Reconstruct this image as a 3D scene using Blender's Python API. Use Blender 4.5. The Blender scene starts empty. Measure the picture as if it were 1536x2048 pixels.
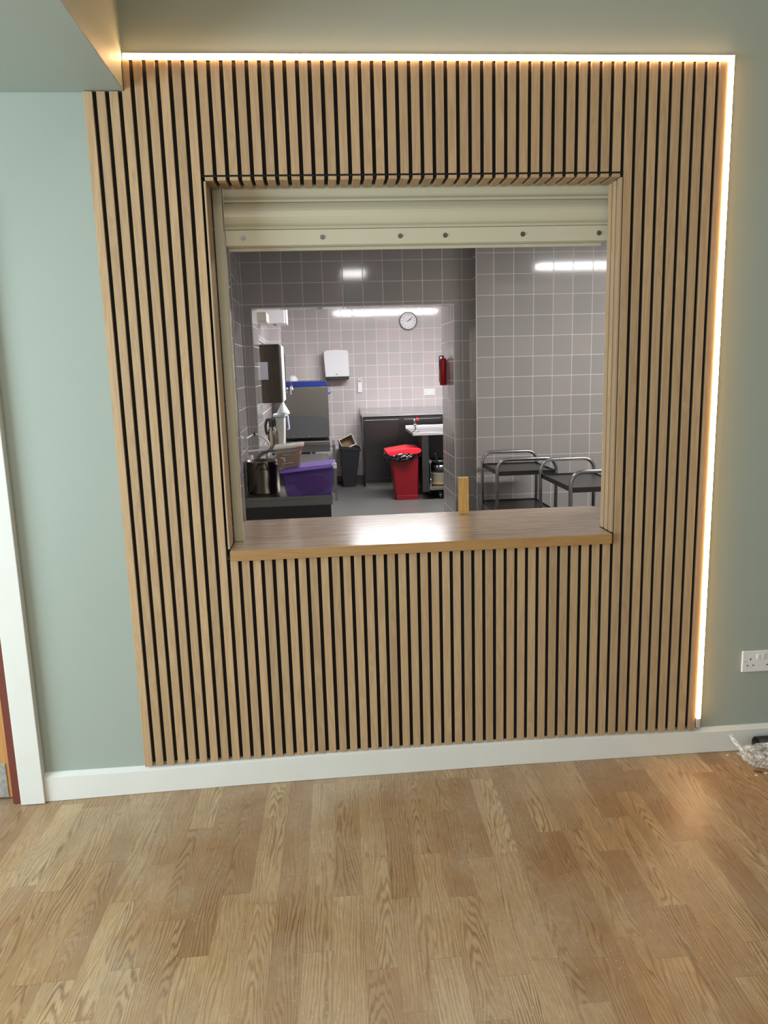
import bpy, bmesh, math, random
from mathutils import Vector, Matrix
random.seed(7)
scene = bpy.context.scene
COL = scene.collection

# ------------------------------------------------------------ camera, exposure, lights
cam_data = bpy.data.cameras.new('camera')
cam = bpy.data.objects.new('camera', cam_data); COL.objects.link(cam)
Rm = [[0.9960866897771442, -0.08390981392424399, -0.02775697346630729],
      [-0.04266943420318284, -0.1815326860043697, -0.9824587539926628],
      [0.07739913328707748, 0.9797984624601294, -0.18440267657268847]]
rx, dn, fw = [Vector(r) for r in Rm]
M = Matrix((( rx.x, -dn.x, -fw.x, 0.70011), (rx.y, -dn.y, -fw.y, -2.68897), (rx.z, -dn.z, -fw.z, 1.52685), (0, 0, 0, 1)))
cam.matrix_world = M
cam_data.sensor_fit = 'VERTICAL'; cam_data.sensor_height = 36.0
cam_data.lens = 1537.32 / 2048 * 36.0
cam_data.clip_start = 0.05; cam_data.clip_end = 60
scene.camera = cam
scene.view_settings.view_transform = 'Standard'
scene.view_settings.look = 'None'
scene.view_settings.gamma = 1.0
scene.view_settings.use_curve_mapping = False
scene.view_settings.exposure = 0.0

world = bpy.data.worlds.new('world'); scene.world = world; world.use_nodes = True
world.node_tree.nodes['Background'].inputs[0].default_value = (0.75, 0.85, 1.0, 1)
world.node_tree.nodes['Background'].inputs[1].default_value = 0.25

def area_light(name, loc, target, sx, sy, power, color):
    l = bpy.data.lights.new(name, 'AREA'); l.shape = 'RECTANGLE'; l.size = sx; l.size_y = sy
    l.energy = power; l.color = color
    o = bpy.data.objects.new(name, l); COL.objects.link(o); o.location = loc
    o.rotation_euler = (Vector(target) - Vector(loc)).to_track_quat('-Z', 'Y').to_euler()
    return o
# daylight through the window in the left wall and the one behind the viewer
area_light('window_daylight', (-2.42, -1.7, 1.45), (0.0, -1.35, 1.1), 2.0, 1.3, 124, (0.74, 0.93, 1.0))
area_light('rear_window_daylight', (-0.9, -5.3, 1.5), (0.0, 0, 1.0), 2.8, 1.4, 60, (1.0, 0.93, 0.82))

# ------------------------------------------------------------ mesh helpers
class MB:
    def __init__(self): self.bm = bmesh.new()
    def _merge(self, t, mi=0):
        for f in t.faces: f.material_index = mi if mi else f.material_index
        me = bpy.data.meshes.new('t'); t.to_mesh(me); t.free()
        self.bm.from_mesh(me); bpy.data.meshes.remove(me)
    def box(self, x0, x1, y0, y1, z0, z1, bev=0, seg=2, mi=0, rot=None, side=None):
        t = bmesh.new(); bmesh.ops.create_cube(t, size=1)
        c = Vector(((x0+x1)/2, (y0+y1)/2, (z0+z1)/2))
        for v in t.verts: v.co = Vector((v.co.x*(x1-x0), v.co.y*(y1-y0), v.co.z*(z1-z0)))
        if bev: bmesh.ops.bevel(t, geom=t.edges[:], offset=bev, segments=seg, affect='EDGES', profile=0.5)
        if side is not None:
            t.normal_update()
            for f in t.faces:
                if abs(f.normal[side]) > 0.8: f.material_index = 1
        if rot is not None: bmesh.ops.transform(t, matrix=rot, verts=t.verts)
        for v in t.verts: v.co += c
        self._merge(t, mi); return self
    def cone(self, p0, p1, r0, r1, seg=24, mi=0, caps=True):
        p0 = Vector(p0); p1 = Vector(p1); d = p1-p0
        t = bmesh.new()
        bmesh.ops.create_cone(t, cap_ends=caps, segments=seg, radius1=r0, radius2=r1, depth=d.length)
        q = Vector((0, 0, 1)).rotation_difference(d.normalized()).to_matrix().to_4x4()
        bmesh.ops.transform(t, matrix=Matrix.Translation((p0+p1)/2) @ q, verts=t.verts)
        for f in t.faces:
            f.smooth = len(f.verts) == 4
        self._merge(t, mi); return self
    def cyl(self, p0, p1, r, seg=24, mi=0): return self.cone(p0, p1, r, r, seg, mi)
    def sphere(self, c, r, sc=(1, 1, 1), mi=0):
        t = bmesh.new(); bmesh.ops.create_uvsphere(t, u_segments=20, v_segments=12, radius=r)
        for v in t.verts: v.co = Vector((v.co.x*sc[0]+c[0], v.co.y*sc[1]+c[1], v.co.z*sc[2]+c[2]))
        for f in t.faces: f.smooth = True
        self._merge(t, mi); return self
    def tube(self, pts, r, seg=10, mi=0, smooth=6):
        pts = [Vector(p) for p in pts]
        if smooth and len(pts) > 2:   # catmull-rom
            out = []
            for i in range(len(pts)-1):
                a = pts[max(i-1, 0)]; b = pts[i]; c = pts[i+1]; d = pts[min(i+2, len(pts)-1)]
                for k in range(smooth):
                    s = k/smooth
                    out.append(0.5*((2*b)+(c-a)*s+(2*a-5*b+4*c-d)*s*s+(3*b-a-3*c+d)*s**3))
            out.append(pts[-1]); pts = out
        t = bmesh.new(); rings = []; up = None
        for i, p in enumerate(pts):
            d = (pts[min(i+1, len(pts)-1)] - pts[max(i-1, 0)]).normalized()
            if up is None:
                up = d.orthogonal().normalized()
            up = (up - d*up.dot(d)).normalized(); sd = d.cross(up)
            rings.append([t.verts.new(p + r*(math.cos(2*math.pi*k/seg)*up + math.sin(2*math.pi*k/seg)*sd)) for k in range(seg)])
        for a, b in zip(rings, rings[1:]):
            for k in range(seg):
                f = t.faces.new((a[k], a[(k+1) % seg], b[(k+1) % seg], b[k])); f.smooth = True
        t.faces.new(rings[0][::-1]); t.faces.new(rings[-1])
        self._merge(t, mi); return self
    def lathe(self, c, prof, seg=32, mi=0):
        t = bmesh.new(); rings = []
        for r, z in prof:
            rings.append([t.verts.new((c[0]+max(r, 1e-4)*math.cos(2*math.pi*k/seg), c[1]+max(r, 1e-4)*math.sin(2*math.pi*k/seg), c[2]+z)) for k in range(seg)])
        for a, b in zip(rings, rings[1:]):
            for k in range(seg):
                f = t.faces.new((a[k], a[(k+1) % seg], b[(k+1) % seg], b[k])); f.smooth = True
        bmesh.ops.remove_doubles(t, verts=t.verts, dist=2e-4)
        bmesh.ops.recalc_face_normals(t, faces=t.faces)
        self._merge(t, mi); return self
    def prism(self, poly, axis, a, b, bev=0, mi=0, smooth=False):
        # poly in the two remaining axes, in xyz order
        t = bmesh.new()
        def P(u, v, w):
            return {0: (w, u, v), 1: (u, w, v), 2: (u, v, w)}[axis]
        lo = [t.verts.new(P(u, v, a)) for u, v in poly]; hi = [t.verts.new(P(u, v, b)) for u, v in poly]
        n = len(poly)
        t.faces.new(lo); t.faces.new(hi[::-1])
        for i in range(n):
            f = t.faces.new((lo[i], hi[i], hi[(i+1) % n], lo[(i+1) % n])); f.smooth = smooth
        bmesh.ops.recalc_face_normals(t, faces=t.faces)
        if bev: bmesh.ops.bevel(t, geom=t.edges[:], offset=bev, segments=2, affect='EDGES', profile=0.5)
        self._merge(t, mi); return self
    def frustum(self, b, t_, bev=0, seg=3, mi=0, open_top=False, wall=0):
        # b,t_: (x0,x1,y0,y1,z)
        t = bmesh.new()
        def ring(q, ins=0):
            x0, x1, y0, y1, z = q
            return [t.verts.new(c) for c in ((x0+ins, y0+ins, z), (x1-ins, y0+ins, z), (x1-ins, y1-ins, z), (x0+ins, y1-ins, z))]
        r0 = ring(b); r1 = ring(t_)
        t.faces.new(r0[::-1])
        for k in range(4): t.faces.new((r0[k], r0[(k+1) % 4], r1[(k+1) % 4], r1[k]))
        if open_top:
            r2 = ring(t_, wall); r3 = ring((b[0], b[1], b[2], b[3], b[4]+wall), wall)
            for k in range(4):
                t.faces.new((r1[k], r1[(k+1) % 4], r2[(k+1) % 4], r2[k]))
                t.faces.new((r2[k], r2[(k+1) % 4], r3[(k+1) % 4], r3[k]))
            t.faces.new(r3)
        else:
            t.faces.new(r1)
        if bev:
            es = [e for e in t.edges if abs(e.verts[0].co.z-e.verts[1].co.z) > 0.02] if open_top else t.edges[:]
            bmesh.ops.bevel(t, geom=es, offset=bev, segments=seg, affect='EDGES', profile=0.5)
        self._merge(t, mi); return self
    def shear(self, k, x0, zmin=-1e9, ref=None):
        for v in self.bm.verts:
            if v.co.z > zmin: v.co.z += k*(v.co.x-x0)
        return self
    def build(self, name, mats, parent=None, smooth=False):
        me = bpy.data.meshes.new(name); self.bm.to_mesh(me); self.bm.free()
        if smooth:
            for p in me.polygons: p.use_smooth = True
        for m in (mats if isinstance(mats, (list, tuple)) else [mats]): me.materials.append(m)
        o = bpy.data.objects.new(name, me); COL.objects.link(o)
        if parent is not None:
            o.parent = parent
            o.location = -Vector(parent.location)
        return o

def tag(o, label, cat, group=None, kind=None):
    o['label'] = label; o['category'] = cat
    if group: o['group'] = group
    if kind: o['kind'] = kind
    return o
def thing(name, label, cat, loc=(0, 0, 0), group=None):
    o = bpy.data.objects.new(name, None); COL.objects.link(o); o.location = loc; o.empty_display_size = 0.05
    return tag(o, label, cat, group)
def struct(name, mb, m, label=None):
    o = mb.build(name, m); o['kind'] = 'structure'
    if label: o['label'] = label
    return o

# ------------------------------------------------------------ material helpers
class N:
    def __init__(self, name):
        self.m = bpy.data.materials.new(name); self.m.use_nodes = True
        self.t = self.m.node_tree; self.b = self.t.nodes['Principled BSDF']
    def node(self, typ, **kw):
        n = self.t.nodes.new(typ)
        for k, v in kw.items(): setattr(n, k, v)
        return n
    def link(self, a, b): self.t.links.new(a, b)
    def math(self, op, a, b=None, c=None):
        n = self.node('ShaderNodeMath', operation=op)
        for i, x in enumerate((a, b, c)):
            if x is None: continue
            if isinstance(x, (int, float)): n.inputs[i].default_value = x
            else: self.link(x, n.inputs[i])
        return n.outputs[0]
    def coord(self):
        g = self.node('ShaderNodeNewGeometry'); s = self.node('ShaderNodeSeparateXYZ'); self.link(g.outputs['Position'], s.inputs[0])
        return g.outputs['Position'], s.outputs
    def comb(self, x, y, z):
        n = self.node('ShaderNodeCombineXYZ')
        for i, v in enumerate((x, y, z)):
            if isinstance(v, (int, float)): n.inputs[i].default_value = v
            else: self.link(v, n.inputs[i])
        return n.outputs[0]
    def noise(self, vec, scale, detail=3, rough=0.5, dist=0):
        n = self.node('ShaderNodeTexNoise'); n.inputs['Scale'].default_value = scale; n.inputs['Detail'].default_value = detail
        n.inputs['Roughness'].default_value = rough; n.inputs['Distortion'].default_value = dist
        if vec is not None: self.link(vec, n.inputs['Vector'])
        return n.outputs['Fac']
    def white(self, vec):
        n = self.node('ShaderNodeTexWhiteNoise', noise_dimensions='3D'); self.link(vec, n.inputs['Vector']); return n.outputs['Value']
    def ramp(self, fac, stops):
        n = self.node('ShaderNodeValToRGB'); self.link(fac, n.inputs[0])
        e = n.color_ramp.elements
        while len(e) < len(stops): e.new(0.5)
        for q, (p, c) in zip(e, stops): q.position = p; q.color = (*c, 1) if len(c) == 3 else c
        return n.outputs['Color']
    def mix(self, fac, a, b, mode='MIX'):
        n = self.node('ShaderNodeMix', data_type='RGBA', blend_type=mode)
        for i, x in ((0, fac), (6, a), (7, b)):
            if isinstance(x, (int, float)): n.inputs[i].default_value = x
            elif isinstance(x, tuple): n.inputs[i].default_value = (*x, 1)
            else: self.link(x, n.inputs[i])
        return n.outputs[2]
    def bump(self, h, strength=0.3, dist=0.002):
        n = self.node('ShaderNodeBump'); n.inputs['Strength'].default_value = strength; n.inputs['Distance'].default_value = dist
        self.link(h, n.inputs['Height']); self.link(n.outputs[0], self.b.inputs['Normal'])
    def set(self, **kw):
        for k, v in kw.items():
            i = self.b.inputs[k]
            if isinstance(v, (int, float)): i.default_value = v
            elif isinstance(v, tuple): i.default_value = (*v, 1)
            else: self.link(v, i)
        return self.m

def S(r, g, b):   # sRGB 0-255 to linear
    f = lambda c: (c/255/12.92) if c/255 <= 0.04045 else ((c/255+0.055)/1.055)**2.4
    return (f(r), f(g), f(b))
def plain(name, col, rough=0.5, metal=0.0, noise=0.06, nscale=30, bump=0.0, **kw):
    n = N(name); pos, s = n.coord()
    f = n.noise(pos, nscale, 3)
    c = n.mix(f, tuple(x*(1-noise) for x in col), tuple(min(1, x*(1+noise)) for x in col))
    n.set(**{'Base Color': c, 'Roughness': rough, 'Metallic': metal}, **kw)
    if bump: n.bump(f, bump, 0.002)
    return n.m

def paint(name, col):
    n = N(name); pos, s = n.coord()
    f = n.noise(pos, 2.0, 3); g = n.noise(pos, 220, 2)
    c = n.mix(f, tuple(x*0.97 for x in col), tuple(x*1.03 for x in col))
    n.set(**{'Base Color': c, 'Roughness': 0.55}); n.bump(g, 0.08, 0.001)
    return n.m

def oak(name, axis, base, dark, var=0.10, scale=1.0, rough=0.5, gs=1.0):
    # grain runs along axis (0 x, 1 y, 2 z)
    n = N(name); pos, s = n.coord()
    info = n.node('ShaderNodeObjectInfo'); rnd = info.outputs['Random']
    off = n.math('MULTIPLY', rnd, 37.0)
    cs = [n.math('MULTIPLY', s[i], (1.6 if i == axis else 22.0)*gs) for i in range(3)]
    cs = [n.math('ADD', c, off) for c in cs]
    v = n.comb(*cs)
    f1 = n.noise(v, 1.0*scale, 4, 0.6, 1.2)
    cs2 = [n.math('ADD', n.math('MULTIPLY', s[i], (9 if i == axis else 420)*gs), off) for i in range(3)]
    f2 = n.noise(n.comb(*cs2), 1.0, 3, 0.6)
    rings = n.math('SINE', n.math('MULTIPLY', f1, 40.0))
    rings = n.math('MULTIPLY_ADD', rings, 0.5, 0.5)
    f = n.math('MULTIPLY_ADD', rings, 0.28, n.math('MULTIPLY', f2, 0.75))
    c = n.ramp(f, [(0.15, base), (0.60, tuple((a+b)/2 for a, b in zip(base, dark))), (0.95, dark)])
    br = n.math('MULTIPLY_ADD', rnd, 2*var, 1.0-var)
    hs = n.node('ShaderNodeHueSaturation'); n.link(c, hs.inputs['Color']); n.link(br, hs.inputs['Value'])
    n.set(**{'Base Color': hs.outputs[0], 'Roughness': rough}); n.bump(f2, 0.15, 0.0006)
    return n.m

def tile(name, ax, pitch, o1, oz, col, grout, rough=0.09, gw=0.012, var=0.05):
    # ax: world axis running along the wall (0 x, 1 y)
    n = N(name); pos, s = n.coord()
    a = n.math('DIVIDE', n.math('SUBTRACT', s[ax], o1), pitch); b = n.math('DIVIDE', n.math('SUBTRACT', s[2], oz), pitch)
    def edge(q):
        fr = n.math('FRACT', q); d = n.math('ABSOLUTE', n.math('SUBTRACT', fr, 0.5)); return d   # .5 at joint
    e = n.math('MAXIMUM', edge(a), edge(b))
    mr = n.node('ShaderNodeMapRange', interpolation_type='SMOOTHSTEP'); n.link(e, mr.inputs[0])
    mr.inputs[1].default_value = 0.5-gw*1.6; mr.inputs[2].default_value = 0.5-gw*0.9
    g = mr.outputs[0]
    cell = n.comb(n.math('FLOOR', a), n.math('FLOOR', b), 3.0)
    w = n.white(cell)
    sp = n.noise(pos, 260, 2, 0.7)
    c = n.mix(w, tuple(x*(1-var) for x in col), tuple(x*(1+var) for x in col))
    warm = n.mix(w, (0.97, 1.0, 1.0), (1.03, 0.985, 0.985))
    c = n.mix(1.0, c, warm, 'MULTIPLY')
    c = n.mix(n.math('MULTIPLY', sp, 0.28), c, tuple(x*0.72 for x in col))
    c = n.mix(g, c, grout)
    rr = n.math('MULTIPLY_ADD', g, 0.6, rough)
    n.set(**{'Base Color': c, 'Roughness': rr})
    tilt = n.math('MULTIPLY', n.noise(pos, 5, 2), 0.08)
    h = n.math('ADD', n.math('SUBTRACT', 1.0, g), tilt)
    n.bump(h, 0.35, 0.0015)
    return n.m

def laminate_floor():
    n = N('floor_laminate'); pos, s = n.coord()
    W = 0.0835
    u = n.math('DIVIDE', n.math('SUBTRACT', n.math('SUBTRACT', s[0], n.math('MULTIPLY', s[1], 0.0275)), 0.70), W)
    ci = n.math('FLOOR', u); cf = n.math('FRACT', u)
    rc = n.white(n.comb(ci, 11.0, 5.0))
    rl = n.white(n.comb(ci, 3.0, 9.0))
    L = n.math('MULTIPLY_ADD', rl, 0.16, 0.40)
    v = n.math('ADD', n.math('DIVIDE', s[1], L), n.math('MULTIPLY', rc, 7.3))
    vi = n.math('FLOOR', v); vf = n.math('FRACT', v)
    cell = n.comb(ci, vi, 1.0); w = n.white(cell); w2 = n.white(n.comb(vi, ci, 4.0))
    off = n.math('MULTIPLY', w, 53.0)
    # cathedral rings
    lx = n.math('SUBTRACT', cf, n.math('MULTIPLY_ADD', w2, 1.2, -0.1))
    f1 = n.noise(n.comb(n.math('MULTIPLY', lx, 0.9), n.math('ADD', n.math('MULTIPLY', s[1], 1.3), off), off), 1.0, 3, 0.5, 0.2)
    para = n.math('MULTIPLY', n.math('POWER', n.math('SUBTRACT', cf, n.math('MULTIPLY_ADD', w, 0.6, 0.2)), 2.0), 16.0)
    ph_a = n.math('ADD', para, n.math('MULTIPLY_ADD', s[1], 12.0, n.math('MULTIPLY', f1, 16.0)))
    ph_b = n.math('ADD', n.math('MULTIPLY', cf, 9.0), n.math('MULTIPLY', f1, 14.0))
    sel_ = n.math('GREATER_THAN', w2, 0.62)
    ph = n.math('ADD', n.math('MULTIPLY', ph_a, sel_), n.math('MULTIPLY', ph_b, n.math('SUBTRACT', 1.0, sel_)))
    wob = n.noise(n.comb(n.math('MULTIPLY', s[0], 90), n.math('MULTIPLY', s[1], 16), off), 1.0, 2, 0.5)
    ph = n.math('MULTIPLY_ADD', wob, 0.55, ph)
    rings = n.math('MULTIPLY_ADD', n.math('SINE', n.math('MULTIPLY', ph, 6.2832)), 0.5, 0.5)
    rings = n.math('POWER', rings, 2.0)
    kn = n.noise(n.comb(n.math('MULTIPLY', s[0], 9), n.math('MULTIPLY', s[1], 3), off), 1.0, 2, 0.5)
    rings = n.math('MULTIPLY', rings, n.math('MULTIPLY_ADD', kn, 2.4, -0.45))
    fine = n.noise(n.comb(n.math('MULTIPLY', s[0], 420), n.math('MULTIPLY', s[1], 22), off), 1.0, 3, 0.6)
    big = n.noise(n.comb(n.math('MULTIPLY', s[0], 7), n.math('MULTIPLY', s[1], 2.2), off), 1.0, 3, 0.6)
    base = n.ramp(w, [(0.0, S(174, 138, 98)), (0.35, S(190, 155, 114)), (0.7, S(202, 170, 127)), (1.0, S(216, 187, 145))])
    c = n.mix(n.math('MULTIPLY', rings, 0.72), base, S(108, 76, 48))
    c = n.mix(n.math('MULTIPLY', n.math('MULTIPLY_ADD', fine, 2.4, -0.8), 0.5), c, S(116, 84, 54))
    c = n.mix(n.math('MULTIPLY_ADD', big, 1.2, -0.42), c, S(138, 106, 78))
    # seams
    e1 = n.math('GREATER_THAN', n.math('ABSOLUTE', n.math('SUBTRACT', cf, 0.5)), 0.492)
    e2 = n.math('GREATER_THAN', n.math('ABSOLUTE', n.math('SUBTRACT', vf, 0.5)), 0.4975)
    e = n.math('MULTIPLY', n.math('MAXIMUM', e1, e2), 0.35)
    c = n.mix(e, c, S(96, 66, 42))
    # plaster dust and specks
    dn = n.noise(pos, 2.2, 5, 0.62); dn2 = n.noise(pos, 60, 4, 0.75)
    dust = n.math('MULTIPLY', n.math('SUBTRACT', dn, 0.42), n.math('MULTIPLY_ADD', dn2, 1.7, 0.1))
    dust = n.node('ShaderNodeClamp'); 
    dd = n.math('MULTIPLY', n.math('SUBTRACT', dn, 0.42), n.math('MULTIPLY_ADD', dn2, 2.8, -0.35))
    n.link(dd, dust.inputs[0])
    c = n.mix(dust.outputs[0], c, S(205, 196, 178))
    vr = n.node('ShaderNodeTexVoronoi'); vr.inputs['Scale'].default_value = 70; n.link(pos, vr.inputs['Vector'])
    sel = n.white(n.comb(*[n.math('FLOOR', n.math('MULTIPLY', s[i], 9)) for i in (0, 1)], 2.0))
    spk = n.math('MULTIPLY', n.math('LESS_THAN', vr.outputs['Distance'], 0.10), n.math('GREATER_THAN', n.noise(pos, 8, 3), 0.52))
    c = n.mix(n.math('MULTIPLY', spk, 0.7), c, S(222, 216, 202))
    rr = n.math('MULTIPLY_ADD', dn2, 0.22, 0.26)
    rr = n.math('ADD', rr, n.math('MULTIPLY', dust.outputs[0], 0.5))
    n.set(**{'Base Color': c, 'Roughness': rr, 'Specular IOR Level': 0.5})
    n.bump(n.math('ADD', fine, n.math('MULTIPLY', n.noise(pos, 420, 2), 0.9)), 0.25, 0.0006)
    return n.m

def glow(name, col, k):
    n = N(name); n.set(**{'Base Color': (0.9, 0.9, 0.9), 'Emission Color': col, 'Emission Strength': k}); return n.m
def clear(name, col, alpha, rough=0.2, bump=0.0):
    n = N(name); pos, s = n.coord()
    n.set(**{'Base Color': col, 'Roughness': rough, 'Alpha': alpha})
    if bump: n.bump(n.noise(pos, 45, 3, 0.6, 1.5), bump, 0.01)
    return n.m
def brushed(name, col, rough=0.34, axis=0, metal=1.0):
    n = N(name); pos, s = n.coord()
    sc = [3, 3, 3]; sc[axis] = 3
    v = n.comb(*[n.math('MULTIPLY', s[i], 3 if i == axis else 260) for i in range(3)])
    f = n.noise(v, 1.0, 2, 0.5)
    c = n.mix(f, tuple(x*0.95 for x in col), tuple(min(1, x*1.05) for x in col))
    n.set(**{'Base Color': c, 'Metallic': metal, 'Roughness': n.math('MULTIPLY_ADD', f, 0.06, rough)})
    return n.m

m_sage = paint('sage_paint', S(160, 169, 161))
m_ceil = paint('ceiling_white', (0.75, 0.75, 0.73))
m_white = plain('white_gloss_paint', (0.76, 0.745, 0.715), 0.32, noise=0.04, nscale=9)
m_cream = plain('cream_powder_coat', S(206, 200, 178), 0.34, noise=0.03, nscale=8)
OB, OD = S(194, 164, 127), S(158, 126, 94)
m_oak_z = oak('oak_slat_vertical', 2, OB, OD)
m_oak_y = oak('oak_slat_soffit', 1, OB, OD)
m_edge = plain('slat_edge', S(176, 150, 122), 0.55, noise=0.05)
m_felt = plain('black_felt', (0.006, 0.006, 0.007), 0.95, noise=0.3, nscale=400, bump=0.3)
m_top = oak('worktop_laminate', 0, S(204, 178, 150), S(124, 98, 80), var=0.0, rough=0.17, gs=0.8)
m_topedge = oak('worktop_edge', 0, S(180, 138, 88), S(152, 112, 68), var=0.0)
m_floor = laminate_floor()
m_led = glow('led_diffuser', (1.0, 0.55, 0.24), 36.0)
m_ledcap = plain('led_end_cap', (0.55, 0.5, 0.46), 0.5)
m_alu = brushed('aluminium', (0.7, 0.7, 0.7), 0.35, 0)
GR = S(206, 200, 196)
TC = S(160, 155, 152)
m_tileA = tile('wall_tiles_right', 0, 0.1535, 2.051, 2.045, TC, GR)
m_tileB = tile('wall_tiles_middle', 0, 0.1535, 0.300, 2.178, TC, GR)
m_tileJ = tile('wall_tiles_sides', 1, 0.1535, 3.40, 2.178, TC, GR)
m_tileC = tile('wall_tiles_back', 0, 0.1555, 0.399, 2.031, S(196, 189, 188), S(232, 226, 224), gw=0.014)
m_tileL = tile('wall_tiles_back_side', 1, 0.1555, 7.74, 2.031, S(196, 189, 188), S(232, 226, 224), gw=0.014)
m_tileR = tile('reveal_tiles', 1, 0.20, 0.56, 1.86, S(140, 134, 140), GR, gw=0.008)
m_kfloor = plain('kitchen_vinyl', S(86, 86, 83), 0.32, noise=0.08, nscale=6)
m_steel = brushed('stainless_steel', (0.33, 0.325, 0.31), 0.28, 0)
m_steelv = brushed('stainless_steel_vertical', (0.27, 0.245, 0.19), 0.22, 2)
m_bronze = brushed('dark_stainless', (0.13, 0.11, 0.09), 0.24, 2)
m_hood = brushed('hood_steel', (0.22, 0.205, 0.185), 0.36, 0)
m_dsteel = brushed('dark_steel', (0.10, 0.098, 0.10), 0.26, 2)
m_tube = brushed('steel_tube', (0.42, 0.42, 0.42), 0.22, 2)
m_wplas = plain('white_plastic', (0.80, 0.80, 0.82), 0.28, noise=0.02)
m_gplas = plain('grey_plastic', (0.35, 0.35, 0.36), 0.4, noise=0.05)
m_black = plain('black_plastic', (0.012, 0.013, 0.016), 0.38, noise=0.2)
m_red = plain('red_plastic', S(112, 5, 18), 0.32, noise=0.08, nscale=8)
m_redlid = plain('red_lid_plastic', S(206, 30, 48), 0.28, noise=0.05)
m_blue = plain('blue_plastic', S(16, 40, 110), 0.35, noise=0.08)
m_dirt = plain('brown_wood', S(110, 52, 40), 0.5, noise=0.2)

# ------------------------------------------------------------ dining-room shell
FX = [(-3.0, -0.013), (-0.37, -0.013), (0.19, -0.002), (0.9, 0.004), (1.53, 0.006), (2.1, 0.002), (2.42, 0.0), (3.6, 0.0)]
def interp(tab, x):
    for (a, u), (b, v) in zip(tab, tab[1:]):
        if x <= b: return u+(v-u)*(x-a)/(b-a)
    return tab[-1][1]
def floor_z(x): return interp(FX, x)
WY = 0.021            # painted face of the hatch wall
X0, X1, Y0, ZC = -2.5, 3.4, -5.4, 3.0
mb = MB(); t = mb.bm
xs = [X0, -0.37, 0.19, 0.9, 1.53, 2.1, 2.42, X1+0.1]
row0 = [t.verts.new((x, Y0, floor_z(x))) for x in xs]; row1 = [t.verts.new((x, 0.12, floor_z(x))) for x in xs]
low0 = [t.verts.new((x, Y0, -0.08)) for x in xs]; low1 = [t.verts.new((x, 0.12, -0.08)) for x in xs]
for i in range(len(xs)-1):
    t.faces.new((row0[i], row0[i+1], row1[i+1], row1[i])); t.faces.new((low0[i], low1[i], low1[i+1], low0[i+1]))
    t.faces.new((row0[i], low0[i], low0[i+1], row0[i+1])); t.faces.new((row1[i], row1[i+1], low1[i+1], low1[i]))
struct('floor', mb, m_floor, 'oak-effect laminate floor dusted with plaster')
OX0, OX1, OZ0, OZ1 = 0.340, 1.768, 0.869, 2.160     # opening in the room-side leaf
mb = MB()
DL, DR, DT = -1.32, -0.452, 2.02                    # doorway beside the hatch
mb.box(X0, DL, WY, 0.12, -0.02, ZC).box(DL, DR, WY, 0.12, DT, ZC).box(DR, OX0, WY, 0.12, -0.02, ZC)
mb.box(OX0, OX1, WY, 0.12, -0.02, OZ0).box(OX0, OX1, WY, 0.12, OZ1, ZC).box(OX1, X1, WY, 0.12, -0.02, ZC)
struct('wall_front', mb, m_sage, 'sage green painted wall around the serving hatch')
mb = MB(); wy0, wy1, wz0, wz1 = -2.8, -0.6, 0.75, 2.15
mb.box(X0-0.1, X0, Y0, wy0, -0.02, ZC).box(X0-0.1, X0, wy1, 0.12, -0.02, ZC).box(X0-0.1, X0, wy0, wy1, -0.02, wz0).box(X0-0.1, X0, wy0, wy1, wz1, ZC)
struct('wall_left', mb, m_sage)
mb = MB(); mb.box(X1, X1+0.1, Y0, 0.12, -0.02, ZC); struct('wall_right', mb, m_sage)
mb = MB(); bx0, bx1 = -2.3, 0.5
mb.box(X0-0.1, bx0, Y0-0.1, Y0, -0.02, ZC).box(bx1, X1+0.1, Y0-0.1, Y0, -0.02, ZC).box(bx0, bx1, Y0-0.1, Y0, -0.02, 0.75).box(bx0, bx1, Y0-0.1, Y0, 2.25, ZC)
struct('wall_back', mb, m_sage)
mb = MB(); mb.box(X0-0.1, X1+0.1, Y0-0.1, 0.12, ZC, ZC+0.1); struct('ceiling', mb, m_ceil)
mb = MB(); mb.box(X0, 0.1255, Y0, WY, 2.411, ZC, 0.0015); struct('trim_1', mb, m_sage, 'boxed-in bulkhead painted sage green, warm lit on its side')

# skirting along the hatch wall
SK = [(-0.366, 0.083), (0.0, 0.083), (0.35, 0.091), (0.70, 0.098), (1.4, 0.098), (2.11, 0.088), (2.42, 0.088), (X1, 0.088)]
mb = MB(); t = mb.bm; rings = []
for x, z in SK:
    zf = floor_z(x)+0.0015
    rings.append([t.verts.new(p) for p in ((x, 0.0, zf), (x, 0.0, z), (x, 0.0175, z+0.013), (x, WY, z+0.013), (x, WY, zf))])
for a, b in zip(rings, rings[1:]):
    for k in range(5): t.faces.new((a[k], a[(k+1) % 5], b[(k+1) % 5], b[k]))
t.faces.new(rings[0][::-1]); t.faces.new(rings[-1]); bmesh.ops.recalc_face_normals(t, faces=t.faces)
struct('baseboard_front', mb, m_white, 'white gloss skirting board under the slats')

# door casing and door on the left
mb = MB(); mb.box(-0.452, -0.3665, -0.014, WY, -0.011, 2.09, 0.002).box(-1.40, -0.452, -0.014, WY, 2.02, 2.09, 0.002)
struct('trim_2', mb, m_white, 'white door architrave at the left edge')
mb = MB(); mb.box(-0.484, -0.452, 0.0, 0.12, -0.011, 2.02, 0.001); struct('trim_3', mb, m_dirt, 'red-brown door lining behind the white architrave')
m_door = oak('door_veneer', 2, S(206, 152, 92), S(178, 122, 68), var=0.0)
d = MB().box(-1.30, -0.487, 0.03, 0.07, 0.0, 2.01, 0.001).build('door_1', m_door); d['kind'] = 'structure'; d['label'] = 'orange oak veneer door at the left edge'
MB().box(-1.28, -0.508, 0.0265, 0.0295, 0.004, 0.137, 0.0005).build('kick_plate', plain('scuffed_plate', (0.42, 0.43, 0.43), 0.45, 0.6, 0.5, 60), d)

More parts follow.
